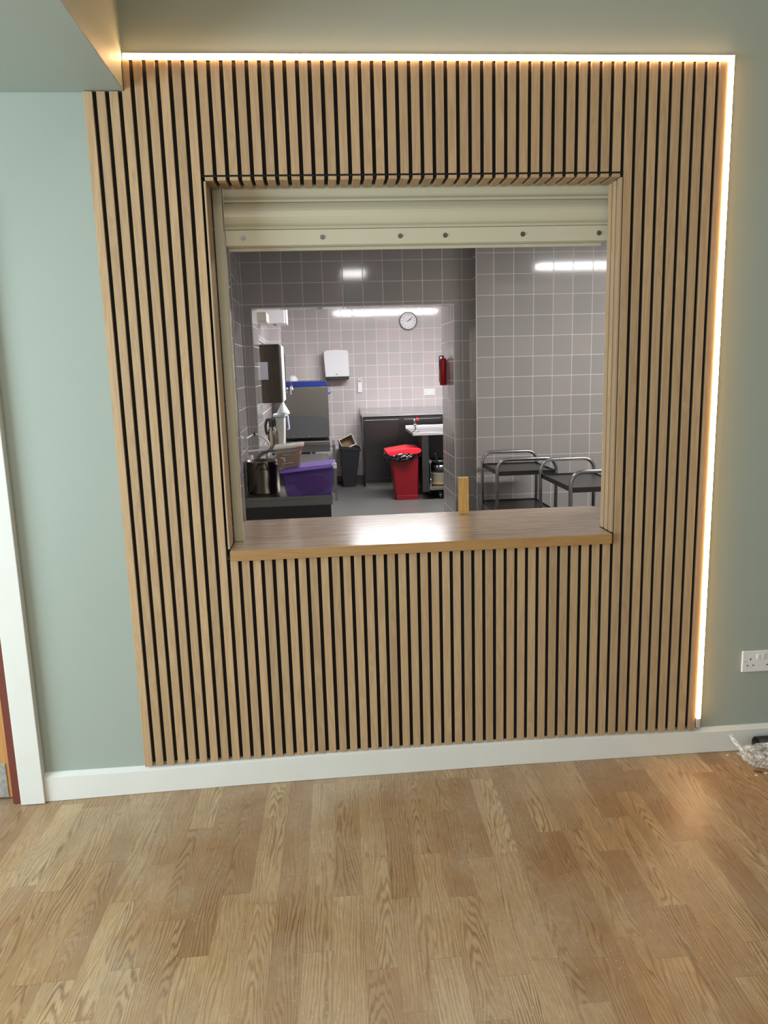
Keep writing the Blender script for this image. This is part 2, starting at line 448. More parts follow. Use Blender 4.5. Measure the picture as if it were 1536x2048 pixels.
# ------------------------------------------------------------ slatted cladding
P_, SW = 0.040, 0.027
TOPZ = 2.500
SB = [(0, 0.100), (0.35, 0.104), (0.68, 0.108), (1.40, 0.109), (1.75, 0.105), (2.11, 0.099)]
def slat_top(i): return 2.408 if i < 3 else TOPZ
def make_slat(i, z0, z1, parent):
    x = i*P_
    mb = MB()
    if i == 3:
        mb.box(x, x+SW, 0.0, 0.012, z0, 2.409, 0.0007, 1, side=0).box(0.1275, x+SW, 0.0, 0.012, 2.409, z1, 0.0007, 1, side=0)
    else:
        mb.box(x, x+SW, 0.0, 0.012, z0, z1, 0.0007, 1, side=0)
    return mb.build('slat', [m_oak_z, m_edge], parent)
pl = thing('slatted_cladding', 'tall oak slat panel left of the hatch, from bulkhead to skirting', 'wall panel', (0.17, 0.02, 0.1), 'oak slat cladding')
MB().box(0.002, 0.1265, 0.0122, WY-0.0005, 0.112, 2.408).box(0.1275, 0.3465, 0.0122, WY-0.0005, 0.112, TOPZ-0.001).build('felt_backing', m_felt, pl)
for i in range(9): make_slat(i, interp(SB, i*P_+0.013), slat_top(i), pl)
pt = thing('slatted_cladding', 'oak slat panel above the hatch opening, under the light strip', 'wall panel', (1.05, 0.02, 2.157), 'oak slat cladding')
MB().box(0.348, 1.759, 0.0122, WY-0.0005, 2.157, TOPZ-0.001).build('felt_backing', m_felt, pt)
for i in range(9, 44): make_slat(i, 2.157, TOPZ, pt)
pb = thing('slatted_cladding', 'oak slat panel below the serving worktop', 'wall panel', (1.05, 0.02, 0.1), 'oak slat cladding')
MB().box(0.348, 1.759, 0.0122, WY-0.0005, 0.112, 0.868).build('felt_backing', m_felt, pb)
for i in range(9, 44): make_slat(i, interp(SB, i*P_+0.013), 0.8675, pb)
pr_ = thing('slatted_cladding', 'tall oak slat panel right of the hatch, beside the vertical light strip', 'wall panel', (1.93, 0.02, 0.1), 'oak slat cladding')
MB().box(1.7605, 2.105, 0.0122, WY-0.0005, 0.112, TOPZ-0.001).build('felt_backing', m_felt, pr_)
for i in range(44, 53): make_slat(i, interp(SB, i*P_+0.013), TOPZ, pr_)
# soffit and reveals of the hatch
ps = thing('slat_soffit', 'short oak slats lining the underside of the hatch head', 'wall panel', (1.05, 0.05, 2.15))
MB().box(0.349, 1.758, 0.003, 0.118, 2.1512, 2.1562).build('felt_backing', m_felt, ps)
for i in range(9, 44): MB().box(i*P_, i*P_+SW, 0.0, 0.118, 2.1395, 2.151, 0.0007, 1, side=0).build('slat', [m_oak_y, m_edge], ps)
for nm, xa, xb, fa, fb, lab in (('l', 0.355, 0.3625, 0.350, 0.3548, 'narrow oak slat lining on the left side of the hatch'), ('r', 1.7465, 1.757, 1.7572, 1.7600, 'oak slat lining on the right side of the hatch')):
    q = thing('slat_reveal', lab, 'wall panel', (xa, 0.06, 0.907), 'hatch side linings')
    MB().box(fa, fb, 0.0125, 0.118, 0.909, 2.139).build('felt_backing', m_felt, q)
    for k in range(3):
        y = 0.001+k*P_
        MB().box(xa, xb, y, y+SW, 0.909, 2.139, 0.0025, 2, side=1).build('slat', [m_oak_z, m_edge], q)

# LED strip
led = thing('light_strip', 'warm white LED strip edging the top and right of the slats', 'light strip', (2.12, 0.02, 0.13))
mb = MB()
mb.box(0.132, 2.1265, 0.0, WY, 2.5165, 2.5180).box(0.132, 2.1265, 0.006, WY, 2.5010, 2.5165)
mb.box(2.1265, 2.1280, 0.0, WY, 0.112, 2.5180).box(2.1125, 2.1265, 0.006, WY, 0.112, 2.5010)
mb.build('channel', m_alu, led)
MB().prism([(0.132, 2.5015), (2.1120, 2.5015), (2.1120, 0.150), (2.1263, 0.150), (2.1263, 2.5163), (0.132, 2.5163)], 1, -0.004, 0.0055).build('diffuser', m_led, led)
MB().box(2.1120, 2.1265, -0.003, 0.006, 0.113, 0.1495, 0.001).build('end_cap', m_ledcap, led)

# ------------------------------------------------------------ worktop
w = MB(); w.prism([(0.3635, -0.020), (1.7455, -0.020), (1.7455, 0.1195), (1.885, 0.1195), (1.885, 0.505), (1.862, 0.545), (0.3635, 0.545)], 2, 0.870, 0.907, bev=0.0012)
t = w.bm; t.normal_update()
for f in t.faces:
    if f.normal.y < -0.7: f.material_index = 1
wt = w.build('worktop', [m_top, m_topedge]); tag(wt, 'oak-effect laminate worktop forming the sill of the serving hatch', 'worktop')
pine = oak('pine_offcut', 2, S(226, 180, 110), S(176, 124, 62), var=0.0, gs=1.6)
tag(MB().box(1.272, 1.312, 0.478, 0.515, 0.9075, 1.062, 0.001).build('timber_block', pine), 'upright golden timber offcut at the back of the hatch worktop', 'wood block')

# ------------------------------------------------------------ roller shutter
sh = thing('roller_shutter', 'cream metal roller shutter rolled up at the top of the hatch', 'shutter', (1.07, 0.15, 1.955))
def lath(z0, hh=0.090):
    pts = []
    for k in range(9):
        a = k/8; pts.append((0.160-0.019*math.sin(math.pi*a)**0.8, z0+0.012+a*(hh-0.012)))
    pts = [(0.160, z0), (0.148, z0+0.001), (0.144, z0+0.006), (0.147, z0+0.0105), (0.160, z0+0.0118)]+pts
    back = [(y+0.010, z) for y, z in reversed(pts)]
    return pts+back
for z in (2.011, 2.1015, 2.192):
    MB().prism(lath(z, 0.0895), 0, 0.3995, 1.772).build('shutter_lath', m_cream, sh)
bar = MB().box(0.3995, 1.772, 0.146, 0.158, 1.957, 2.010, 0.002).box(0.405, 1.755, 0.1585, 0.196, 1.955, 1.962, 0.001).box(0.405, 1.755, 0.19, 0.196, 1.945, 1.962, 0.001)
bb = bar.build('bottom_bar', m_cream, sh)
m_zinc = brushed('zinc_bolt', (0.22, 0.235, 0.23), 0.3, 0)
for x in (0.459, 0.735, 1.009, 1.170, 1.450, 1.730):
    s_ = MB().cyl((x, 0.1405, 1.983), (x, 0.1458, 1.983), 0.0055, 6).cyl((x, 0.1445, 1.983), (x, 0.1460, 1.983), 0.0085, 20).build('bolt', m_zinc, bb)
    s_.location = (0, 0, 0)
g = MB().box(0.3640, 0.3950, 0.1330, 0.140, 0.908, 2.155, 0.001).box(0.3640, 0.372, 0.140, 0.186, 0.908, 2.155, 0.001).box(0.3640, 0.3950, 0.180, 0.187, 0.908, 2.155, 0.001).box(0.3950, 0.3985, 0.1330, 0.1445, 0.908, 2.00, 0.001)
tag(g.build('shutter_guide_rail', m_cream), 'cream upright guide rail at the left of the hatch', 'guide rail')
g = MB().box(1.776, 1.82, 0.1330, 0.140, 0.908, 2.155, 0.001).box(1.812, 1.82, 0.140, 0.187, 0.908, 2.155, 0.001).box(1.776, 1.82, 0.180, 0.187, 0.908, 2.155, 0.001)
tag(g.build('shutter_guide_rail', m_cream), 'cream guide rail tucked behind the right slat lining', 'guide rail')

# ------------------------------------------------------------ double sockets
def socket(name, cx, cz, yf, label, grp, depth=0.010):
    o = thing(name, label, 'socket', (cx, yf+depth, cz), grp)
    MB().box(cx-0.073, cx+0.073, yf, yf+depth, cz-0.043, cz+0.043, 0.0035, 3).build('face_plate', m_wplas, o)
    for sx in (-0.010, 0.010):
        MB().box(cx+sx-0.0065, cx+sx+0.0065, yf-0.004, yf+0.001, cz+0.008, cz+0.030, 0.0015, rot=Matrix.Rotation(0.12, 4, 'X')).build('rocker_switch', m_wplas, o)
    def hbox(*q): MB().box(*q).build('pin_hole', m_black, o)
    for sx in (-0.040, 0.040):
        hbox(cx+sx-0.002, cx+sx+0.002, yf-0.0006, yf+0.002, cz+0.006, cz+0.014)
        hbox(cx+sx-0.0150, cx+sx-0.0085, yf-0.0006, yf+0.002, cz-0.0175, cz-0.0135)
        hbox(cx+sx+0.0085, cx+sx+0.0150, yf-0.0006, yf+0.002, cz-0.0175, cz-0.0135)
    for sx in (-0.0605, 0.0605): MB().cyl((cx+sx, yf-0.0006, cz), (cx+sx, yf+0.002, cz), 0.003, 12).build('screw', m_gplas, o)
    return o
socket('double_socket', 2.364, 0.366, 0.0105, 'white double wall socket low on the green wall right of the slats', None)

# ------------------------------------------------------------ debris on the laminate floor
def film():
    m = N('clear_film'); pos, s = m.coord()
    a = m.noise(pos, 17, 2, 0.5, 1.6)
    r = m.ramp(a, [(0.45, (0.13, 0.13, 0.13)), (0.50, (0.75, 0.75, 0.75)), (0.54, (0.16, 0.16, 0.16))])
    m.set(**{'Base Color': (0.93, 0.88, 0.85), 'Roughness': 0.12, 'Alpha': r})
    m.bump(m.noise(pos, 20, 2, 0.5, 2.0), 0.7, 0.012)
    return m.m
t_ = bmesh.new(); bmesh.ops.create_icosphere(t_, subdivisions=5, radius=1)
from mathutils import noise as mn
for v in t_.verts:
    p = v.co.copy()
    q = mn.noise(p*2.2)*0.36 + abs(mn.noise(Vector((p.x*3, p.y*5, p.z*4))))*0.30
    k = 0.82+q
    x, y, z = p.x*k*0.115, p.y*k*0.048, p.z*k*0.056
    if p.x < -0.5: z += (-p.x-0.5)*0.03; y *= 0.9
    v.co = Vector((x+2.352, y-0.125+0.15*(-(x))*1.0, max(z+0.038, 0.0032)))
for f in t_.faces: f.smooth = False
mb = MB(); mb._merge(t_)
mb.tube([(2.285, -0.112, 0.030), (2.262, -0.098, 0.040), (2.252, -0.072, 0.056), (2.240, -0.048, 0.076), (2.233, -0.036, 0.094)], 0.010, 6)
tag(mb.build('plastic_bag', film()), 'crumpled clear plastic packaging on the floor against the skirting', 'plastic bag')
mb = MB()
prof_o = MB(); prof_o.lathe((0, 0, 0), [(0.033, 0), (0.036, 0), (0.036, 0.26), (0.033, 0.26), (0.033, 0)], 24)
for v in prof_o.bm.verts:
    x, y, z = v.co; v.co = Vector((2.342+z, -0.038+y, 0.0365+x)) 
tube_o = prof_o.build('black_pipe', m_black); tag(tube_o, 'black plastic tube end at the right edge by the skirting', 'pipe')
m_disc = plain('pale_disc', S(226, 214, 190), 0.4)
for (x, y), lab in (((2.230, -0.018+(-0.012)), 'small pale washer on the floor by the skirting, left of the plastic packaging'), ((2.256, -0.186), 'small pale washer on the floor in front of the packaging, left of the pair'), ((2.300, -0.176), 'small pale washer on the floor in front of the packaging, at the photo edge')):
    z = floor_z(x)
    tag(MB().lathe((x, y, z+0.0004), [(0.002, 0), (0.0062, 0), (0.0062, 0.0018), (0.002, 0.0018), (0.002, 0)], 20).build('washer', m_disc), lab, 'washer', 'washers on the floor')
tag(MB().tube([(2.262, -0.158, 0.004), (2.285, -0.172, 0.004)], 0.0028, 8, smooth=0).cyl((2.2835, -0.171, 0.004), (2.287, -0.1732, 0.004), 0.0038, 12).build('screw', m_dirt), 'dark little screw beside the pale washers', 'screw')

# ------------------------------------------------------------ kitchen shell
AY, BY, CY, KC = 3.25, 3.40, 7.74, 2.50
XL, XM, XR = 0.136, 1.915, 5.0
mb = MB(); mb.box(-0.2, XR, 0.5605, CY+0.1, -0.08, 0.0); struct('floor_kitchen', mb, m_kfloor, 'grey vinyl kitchen floor')
mb = MB(); mb.box(-0.2, XR, 0.12, CY+0.1, KC, KC+0.1); struct('ceiling_kitchen', mb, m_ceil)
mb = MB()      # kitchen leaf of the hatch wall
mb.box(XL-0.3, 0.363, 0.20, 0.56, 0, KC).box(1.97, XR, 0.20, 0.56, 0, KC).box(0.363, 1.97, 0.20, 0.56, 0, 0.868).box(0.363, 1.97, 0.20, 0.56, 2.26, KC)
o = struct('wall_hatch', mb, [m_tileR, m_tileB], 'tiled kitchen side of the hatch wall')
mb = MB(); mb.box(0.3635, 0.3665, 0.552, 0.5605, 0.909, 2.26); struct('trim_4', mb, m_white)
mb = MB(); mb.box(XL-0.1, XL, 0.56, BY+0.6, 0, KC); struct('wall_kitchen_left', mb, m_tileJ)
mb = MB(); mb.box(XR, XR+0.1, 0.2, CY+0.1, 0, KC); struct('wall_kitchen_right', mb, m_tileJ)
mb = MB(); mb.box(XM, XR, AY, BY+0.6, 0, KC); o = struct('wall_kitchen_back_right', mb, [m_tileA, m_tileJ], 'grey tiled wall behind the trolleys')
DX0, DX1, DZ = 0.213, 1.767, 1.997
mb = MB(); mb.box(XL, DX0, BY, BY+0.6, 0, KC).box(DX1, XM, BY, BY+0.6, 0, KC).box(DX0, DX1, BY, BY+0.22, DZ, KC)
o2 = struct('wall_kitchen_middle', mb, [m_tileB, m_tileJ], 'tiled wall with the doorway to the back kitchen')
for ob in (o, o2, bpy.data.objects['wall_hatch']):
    for p in ob.data.polygons:
        if ob.name == 'wall_hatch': p.material_index = 0 if abs(p.normal.x) > 0.5 else 1
        else: p.material_index = 1 if abs(p.normal.x) > 0.5 else 0
m_trim = plain('tile_trim', S(196, 194, 188), 0.35, noise=0.03)
mb = MB(); mb.box(DX0-0.004, DX0+0.003, BY-0.003, BY+0.004, 0, DZ+0.003).box(DX1-0.003, DX1+0.004, BY-0.003, BY+0.004, 0, DZ+0.003).box(DX0, DX1, BY-0.003, BY+0.004, DZ-0.003, DZ+0.004)
mb.box(DX0+0.003, DX1-0.003, BY-0.0025, BY, DZ+0.026, DZ+0.030)
struct('trim_5', mb, m_trim)
mb = MB(); mb.box(XM-0.003, XM+0.004, AY-0.003, AY+0.004, 0, KC); struct('trim_6', mb, m_trim)
mb = MB(); mb.box(-0.3, XR, CY, CY+0.1, 0, KC); struct('wall_far', mb, m_tileC, 'pale tiled far wall of the back kitchen')
mb = MB(); mb.box(0.02, 0.12, BY+0.6, CY, 0, KC); struct('wall_far_left', mb, m_tileL)
mb = MB(); mb.box(0.12, 0.262, 6.95, CY, 0, KC); o = struct('wall_far_pillar', mb, [m_tileC, m_tileL])
for p in o.data.polygons: p.material_index = 1 if abs(p.normal.x) > 0.5 else 0
mb = MB(); mb.box(0.259, 0.266, 6.946, 6.953, 0, KC); struct('trim_7', mb, m_white)
mb = MB(); mb.box(0.262, 1.25, CY-0.008, CY, 0, 0.09, 0.002); struct('baseboard_far', mb, plain('grey_cove', (0.12, 0.12, 0.12), 0.5))

# kitchen luminaires
m_lamp = glow('fluorescent_lamp', (1.0, 0.99, 0.97), 85.0)
m_lamp2 = glow('fluorescent_lamp_back', (1.0, 0.98, 0.99), 120.0)
def luminaire(x0, x1, y0, y1, z, mat, label):
    o = thing('ceiling_light', label, 'ceiling light', ((x0+x1)/2, (y0+y1)/2, KC))
    MB().box(x0-0.015, x1+0.015, y0-0.015, y1+0.015, z+0.02, KC-0.001, 0.003).build('housing', m_wplas, o)
    MB().box(x0, x1, y0, y1, z, z+0.0195, 0.004).build('diffuser', mat, o)
luminaire(0.98, 1.20, 1.35, 1.75, 2.44, glow('small_lamp', (1.0, 0.99, 0.97), 30.0), 'small fluorescent ceiling light over the hatch end of the kitchen')
luminaire(2.86, 4.34, 1.50, 1.66, 2.44, m_lamp, 'long fluorescent ceiling light above the trolleys')
luminaire(1.00, 2.70, 5.00, 5.22, 2.42, m_lamp2, 'long fluorescent ceiling light in the back kitchen')

m_room = glow('room_lamp', (1.0, 0.95, 0.86), 8.0)
rl = thing('ceiling_light', 'square ceiling light panel in the dining room', 'ceiling light', (0.75, -1.9, ZC))
MB().box(0.44, 1.06, -2.21, -1.59, 2.965, ZC-0.001, 0.003).build('housing', m_wplas, rl)
MB().box(0.46, 1.04, -2.19, -1.61, 2.955, 2.9645).build('diffuser', m_room, rl)

# ------------------------------------------------------------ trolleys by the right wall
def trolley(x0, x1, y0, y1, hz, shelves, label):
    o = thing('steel_trolley', label, 'trolley', ((x0+x1)/2, (y0+y1)/2, 0), 'clearing trolleys')
    r = 0.0125
    for y in (y0, y1):
        R_ = 0.075; pts = [(x0, y, 0.10), (x0, y, hz-R_)]
        for k in range(1, 6):
            a = math.pi/2*k/6; pts.append((x0+R_-R_*math.cos(a), y, hz-R_+R_*math.sin(a)))
        pts.append((x0+R_, y, hz)); pts.append((x1-R_, y, hz))
        for k in range(1, 6):
            a = math.pi/2*k/6; pts.append((x1-R_+R_*math.sin(a), y, hz-R_+R_*math.cos(a)))
        pts += [(x1, y, hz-R_), (x1, y, 0.10)]
        MB().tube(pts, r, 14, smooth=0).build('end_frame', m_tube, o)
    for z in shelves:
        a = MB(); xa, xb, ya, yb = x0+0.008, x1-0.008, y0+0.004, y1-0.004
        a.box(xa, xb, ya, yb, z-0.004, z, 0.001)
        for q in ((xa, xa+0.004, ya, yb), (xb-0.004, xb, ya, yb), (xa, xb, ya, ya+0.004), (xa, xb, yb-0.004, yb)):
            a.box(*q, z-0.022, z+0.010, 0.0012)
        a.build('shelf', m_dsteel, o)
    for x in (x0, x1):
        for y in (y0, y1):
            c = MB().cyl((x, y, 0.085), (x, y, 0.10), 0.013, 16).cyl((x-0.012, y, 0.042), (x+0.012, y, 0.042), 0.042, 20)
            c.box(x-0.018, x-0.014, y-0.016, y+0.016, 0.04, 0.09).box(x+0.014, x+0.018, y-0.016, y+0.016, 0.04, 0.09)
            c.build('castor', m_black, o)
    bl = MB()
    for z in shelves:
        for x, s_ in ((x0, -1), (x1, 1)):
            bl.sphere((x, y0-r, z-0.006), 0.005)
    bl.build('bolt', m_zinc, o)
trolley(1.925, 2.350, 2.60, 3.10, 0.868, (0.775, 0.490, 0.20), 'steel tubular trolley against the grey tiles, left one of the two')
trolley(2.185, 2.560, 1.78, 2.42, 0.880, (0.775, 0.490, 0.20), 'steel tubular trolley half hidden by the right edge of the hatch')

# ------------------------------------------------------------ steel table with pot and crate (left)
tb = thing('steel_table', 'low steel table holding the stock pot and purple crate', 'table', (0.47, 2.95, 0))
MB().box(0.145, 0.762, 2.60, 3.30, 0.640, 0.650, 0.001).box(0.145, 0.762, 2.60, 2.606, 0.640, 0.668, 0.001).box(0.145, 0.762, 3.294, 3.30, 0.65, 0.69, 0.001).box(0.756, 0.762, 2.60, 3.30, 0.64, 0.668, 0.001).box(0.145, 0.762, 2.600, 2.612, 0.600, 0.640, 0.002).build('table_top', m_steel, tb)
MB().box(0.16, 0.750, 2.618, 2.624, 0.40, 0.6395, 0.001).build('apron_panel', m_dsteel, tb)
for x in (0.175, 0.735):
    for y in (2.65, 3.26):
        MB().box(x-0.014, x+0.014, y-0.014, y+0.014, 0.0, 0.64, 0.002).build('leg', m_steel, tb)
pot = thing('stock_pot', 'tall stainless stock pot on the steel table', 'pot', (0.266, 2.965, 0.6505))
MB().lathe((0.266, 2.965, 0.6505), [(0.001, 0), (0.112, 0), (0.118, 0.006), (0.118, 0.226), (0.121, 0.229), (0.121, 0.235), (0.115, 0.235), (0.115, 0.010), (0.001, 0.008)], 40).build('pot_body', m_steelv, pot)
for sy in (-1, 1):
    yy = 2.965+sy*0.118
    MB().tube([(0.222, yy-sy*0.006, 0.828), (0.224, yy+sy*0.022, 0.834), (0.248, yy+sy*0.032, 0.838), (0.284, yy+sy*0.032, 0.838), (0.308, yy+sy*0.022, 0.834), (0.310, yy-sy*0.006, 0.828)], 0.006, 10).build('handle', m_bronze, pot)
for x in (0.222, 0.310): MB().sphere((x, 2.965-0.113, 0.828), 0.009, (1, 0.5, 1)).build('rivet', m_tube, pot)

m_purple = clear('purple_translucent', S(104, 80, 158), 0.50, 0.30)
m_purplid = clear('purple_lid', S(136, 104, 200), 0.94, 0.22)
cr = thing('storage_crate', 'purple translucent plastic crate with a loose lid', 'crate', (0.60, 2.83, 0.6505))
MB().frustum((0.440, 0.765, 2.72, 3.00, 0.6505), (0.410, 0.785, 2.69, 3.03, 0.832), bev=0.018, open_top=True, wall=0.004).shear(0.085, 0.60, 0.75).build('crate_body', m_purple, cr)
lid = MB(); lid.box(0.402, 0.797, 2.675, 3.045, 0.833, 0.849, 0.006, 3).box(0.43, 0.765, 2.71, 3.01, 0.848, 0.856, 0.003, 3); lid.shear(0.085, 0.60)
lid.build('lid', m_purplid, cr)
MB().box(0.772, 0.800, 2.664, 2.690, 0.842, 0.882, 0.006, 3).build('clip', m_wplas, cr)
cl = bmesh.new(); bmesh.ops.create_icosphere(cl, subdivisions=4, radius=1)
for v in cl.verts:
    p = v.co; k = 1+0.25*mn.noise(p*3)+0.1*mn.noise(p*8)
    v.co = Vector((0.62+p.x*k*0.118, 2.82+p.y*k*0.085, max(0.657, 0.715+p.z*k*0.060)))
for f in cl.faces: f.smooth = True
mb = MB(); mb._merge(cl)
tag(mb.build('folded_cloth', plain('dark_red_cloth', S(170, 36, 60), 0.8, noise=0.3)), 'dark red cloth bundled inside the purple crate', 'cloth')

m_frost = clear('frosted_plastic', S(206, 198, 184), 0.16, 0.25)
m_frostlid = clear('frosted_lid', S(222, 216, 204), 0.88, 0.25)
fc = thing('food_container', 'frosted food container of brown flakes standing on the crate', 'food container', (0.467, 2.83, 0.85))
zc = 0.8475; kx = 0.085
MB().frustum((0.388, 0.546, 2.745, 2.92, zc), (0.372, 0.562, 2.725, 2.94, zc+0.142), bev=0.012, open_top=True, wall=0.003).shear(kx, 0.46).build('container_body', m_frost, fc)
MB().frustum((0.392, 0.542, 2.749, 2.916, zc+0.004), (0.380, 0.554, 2.735, 2.930, zc+0.100), bev=0.012).shear(kx, 0.46).build('brown_flakes', plain('brown_flakes', S(128, 84, 44), 0.9, noise=0.4, nscale=120, bump=0.5), fc)
MB().box(0.362, 0.576, 2.715, 2.950, zc+0.142, zc+0.156, 0.005, 3).box(0.372, 0.566, 2.725, 2.94, zc+0.156, zc+0.160, 0.002).shear(kx, 0.46).build('lid', m_frostlid, fc)
MB().box(0.522, 0.560, 2.7115, 2.7148, zc+0.140, zc+0.146).shear(kx, 0.46).build('red_line', m_redlid, fc)
MB().box(0.522, 0.556, 2.7245, 2.7268, zc+0.116, zc+0.121).shear(kx, 0.46).build('red_line', m_redlid, fc)
MB().box(0.412, 0.428, 2.7325, 2.734, zc+0.076, zc+0.081).box(0.430, 0.440, 2.7335, 2.735, zc+0.068, zc+0.078).box(0.432, 0.442, 2.735, 2.7365, zc+0.054, zc+0.063).box(0.420, 0.500, 2.7378, 2.739, zc+0.036, zc+0.0385).shear(kx, 0.46).build('white_print', m_wplas, fc)
MB().box(0.410, 0.419, 2.7295, 2.731, zc+0.094, zc+0.104).shear(kx, 0.46).build('red_print', m_redlid, fc)
MB().box(0.424, 0.474, 2.7295, 2.731, zc+0.096, zc+0.102).box(0.418, 0.438, 2.7395, 2.7408, zc+0.022, zc+0.026).shear(kx, 0.46).build('dark_print', m_gplas, fc)

# hose and grey spout on the left kitchen wall
m_hose = clear('clear_hose', (0.78, 0.79, 0.77), 0.85, 0.2)
h = thing('hose', 'looped clear hose clipped to the left kitchen wall', 'hose', (0.15, 3.2, 1.05))
MB().tube([(0.142, 3.10, 1.035), (0.195, 3.2, 1.058), (0.240, 3.2, 1.049), (0.287, 3.2, 1.013), (0.307, 3.2, 0.974), (0.283, 3.2, 0.941), (0.215, 3.2, 0.936), (0.142, 3.18, 0.935)], 0.0075, 10).build('tube', m_hose, h)
MB().box(0.186, 0.206, 3.188, 3.212, 1.046, 1.070, 0.004).box(0.198, 0.204, 3.196, 3.204, 1.062, 1.082, 0.001).build('clip', m_black, h)
tag(MB().tube([(0.198, 3.20, 0.651), (0.196, 3.205, 0.78), (0.203, 3.22, 0.850), (0.233, 3.23, 0.897), (0.280, 3.24, 0.922), (0.352, 3.25, 0.932)], 0.014, 14).cyl((0.198, 3.20, 0.6505), (0.198, 3.20, 0.66), 0.022).build('spout', plain('dark_grey_spout', (0.11, 0.11, 0.115), 0.35)), 'curved grey spout rising behind the stock pot', 'spout')
b_ = thing('bottle', 'clear bottle with a dark blue label behind the stock pot', 'bottle', (0.168, 3.10, 0.6505))
MB().lathe((0.175, 3.09, 0.6505), [(0.001, 0), (0.030, 0), (0.032, 0.01), (0.032, 0.21), (0.014, 0.245), (0.014, 0.262), (0.001, 0.262)], 24).build('bottle_body', m_hose, b_)
MB().lathe((0.175, 3.09, 0.6505), [(0.0325, 0.195), (0.0328, 0.196), (0.0328, 0.222), (0.029, 0.222)], 24).build('bottle_label', m_blue, b_)

# ------------------------------------------------------------ back kitchen, left side
bo = thing('water_boiler', 'stainless wall-mounted water boiler beside the doorway', 'water boiler', (0.25, 4.5, 1.25))
MB().box(0.1215, 0.366, 4.30, 4.86, 1.244, 1.758, 0.006).build('casing', m_bronze, bo)
MB().box(0.167, 0.257, 4.296, 4.2995, 1.451, 1.605, 0.0005).build('paper_notice', plain('paper', (0.62, 0.65, 0.72), 0.7), bo)
MB().box(0.3664, 0.380, 4.34, 4.84, 1.25, 1.75, 0.004).build('side_panel', m_wplas, bo)
MB().box(0.3805, 0.388, 4.83, 4.85, 1.36, 1.685, 0.002).build('sight_tube', m_black, bo)
tp = MB().cyl((0.375, 4.75, 1.345), (0.455, 4.75, 1.345), 0.010, 16).sphere((0.390, 4.75, 1.345), 0.026).cyl((0.440, 4.75, 1.375), (0.440, 4.75, 1.300), 0.013, 16)
tp.build('tap', m_tube, bo)
MB().cyl((0.440, 4.75, 1.376), (0.440, 4.75, 1.392), 0.009).cyl((0.440, 4.75, 1.392), (0.440, 4.75, 1.425), 0.005).build('tap_lever', m_dirt, bo)
tag(MB().tube([(0.166, 4.16, 1.853), (0.185, 4.16, 1.815), (0.200, 4.2, 1.79), (0.222, 4.3, 1.768)], 0.010, 10).sphere((0.225, 4.30, 1.776), 0.017).build('white_cable', m_wplas), 'white cable dropping onto the top of the boiler', 'cable')
tag(MB().box(0.1215, 0.262, 4.40, 4.75, 1.957, 2.046, 0.010, 3).build('junction_box', plain('ivory_plastic', S(214, 212, 198), 0.35)), 'ivory junction box high on the left tiled wall', 'junction box')
fk = thing('hand_dryer', 'white box-shaped hand dryer high on the left tiled wall', 'hand dryer', (0.25, 5.3, 1.97))
MB().box(0.1215, 0.392, 5.20, 5.56, 1.985, 2.40, 0.008, 3).build('casing', m_wplas, fk)
MB().prism([(5.21, 1.985), (5.55, 1.985), (5.55, 2.40), (5.21, 2.40)], 0, 0.3925, 0.41, bev=0.006).build('front_cover', m_wplas, fk)
MB().box(0.27, 0.30, 5.26, 5.50, 1.9835, 1.9862).build('slot', m_black, fk)

dw = thing('dishwasher', 'hood dishwasher with a blue top and steel body', 'dishwasher', (0.55, 6.9, 0.0))
MB().box(0.285, 0.805, 6.60, 7.20, 0.735, 1.328, 0.004).build('hood', m_hood, dw)
MB().prism([(0.285, 1.329), (0.805, 1.329), (0.800, 1.352), (0.778, 1.392), (0.285, 1.392)], 1, 6.595, 7.19, bev=0.004).build('top_cover', m_blue, dw)
MB().cyl((0.812, 6.64, 1.262), (0.812, 6.70, 1.262), 0.030, 20).sphere((0.812, 6.64, 1.262), 0.030).build('hinge_knob', plain('pale_blue_plastic', S(92, 106, 160), 0.4), dw)
pts = [(0.270, 0.735), (0.798, 0.735), (0.798, 0.86)]
for k in range(1, 8):
    a = math.pi/2*k/8; pts.append((0.678+0.12*math.cos(a), 0.88+0.12*math.sin(a)))
pts += [(0.678, 1.0), (0.270, 1.0)]
MB().prism(pts, 1, 6.48, 6.594).build('splash_panel', plain('dark_grey_panel', (0.050, 0.051, 0.053), 0.42), dw)
for x in (0.37, 0.56): MB().sphere((x, 6.478, 0.752), 0.007).build('rivet', m_zinc, dw)
MB().box(0.29, 0.79, 6.62, 7.18, 0.70, 0.734).build('wash_gap', m_black, dw)
MB().box(0.125, 0.803, 6.38, 7.20, 0.655, 0.699, 0.004).box(0.125, 0.803, 6.42, 7.20, 0.57, 0.655, 0.003).build('base_counter', m_steel, dw)
for x in (0.16, 0.60): MB().box(x-0.02, x+0.02, 6.46, 6.50, 0.0, 0.569, 0.002).build('leg', m_steel, dw)
for x in (0.16, 0.60): MB().box(x-0.02, x+0.02, 7.12, 7.16, 0.0, 0.569, 0.002).build('leg', m_steel, dw)
MB().box(0.20, 0.56, 6.6, 7.1, 0.10, 0.569, 0.002).build('tank', m_dsteel, dw)
rk = thing('rack_stand', 'slim steel stand with upright post right of the purple crate', 'stand', (0.85, 6.30, 0))
MB().box(0.838, 0.862, 6.28, 6.31, 0.0, 0.665, 0.002).build('post', m_steel, rk)
MB().box(0.804, 0.838, 6.285, 6.305, 0.635, 0.650, 0.002).build('cross_bar', m_steel, rk)
MB().box(0.838, 0.862, 6.9, 6.93, 0.0, 0.665, 0.002).build('post', m_steel, rk)
MB().box(0.84, 0.86, 6.31, 6.9, 0.635, 0.65, 0.002).build('cross_bar', m_steel, rk)
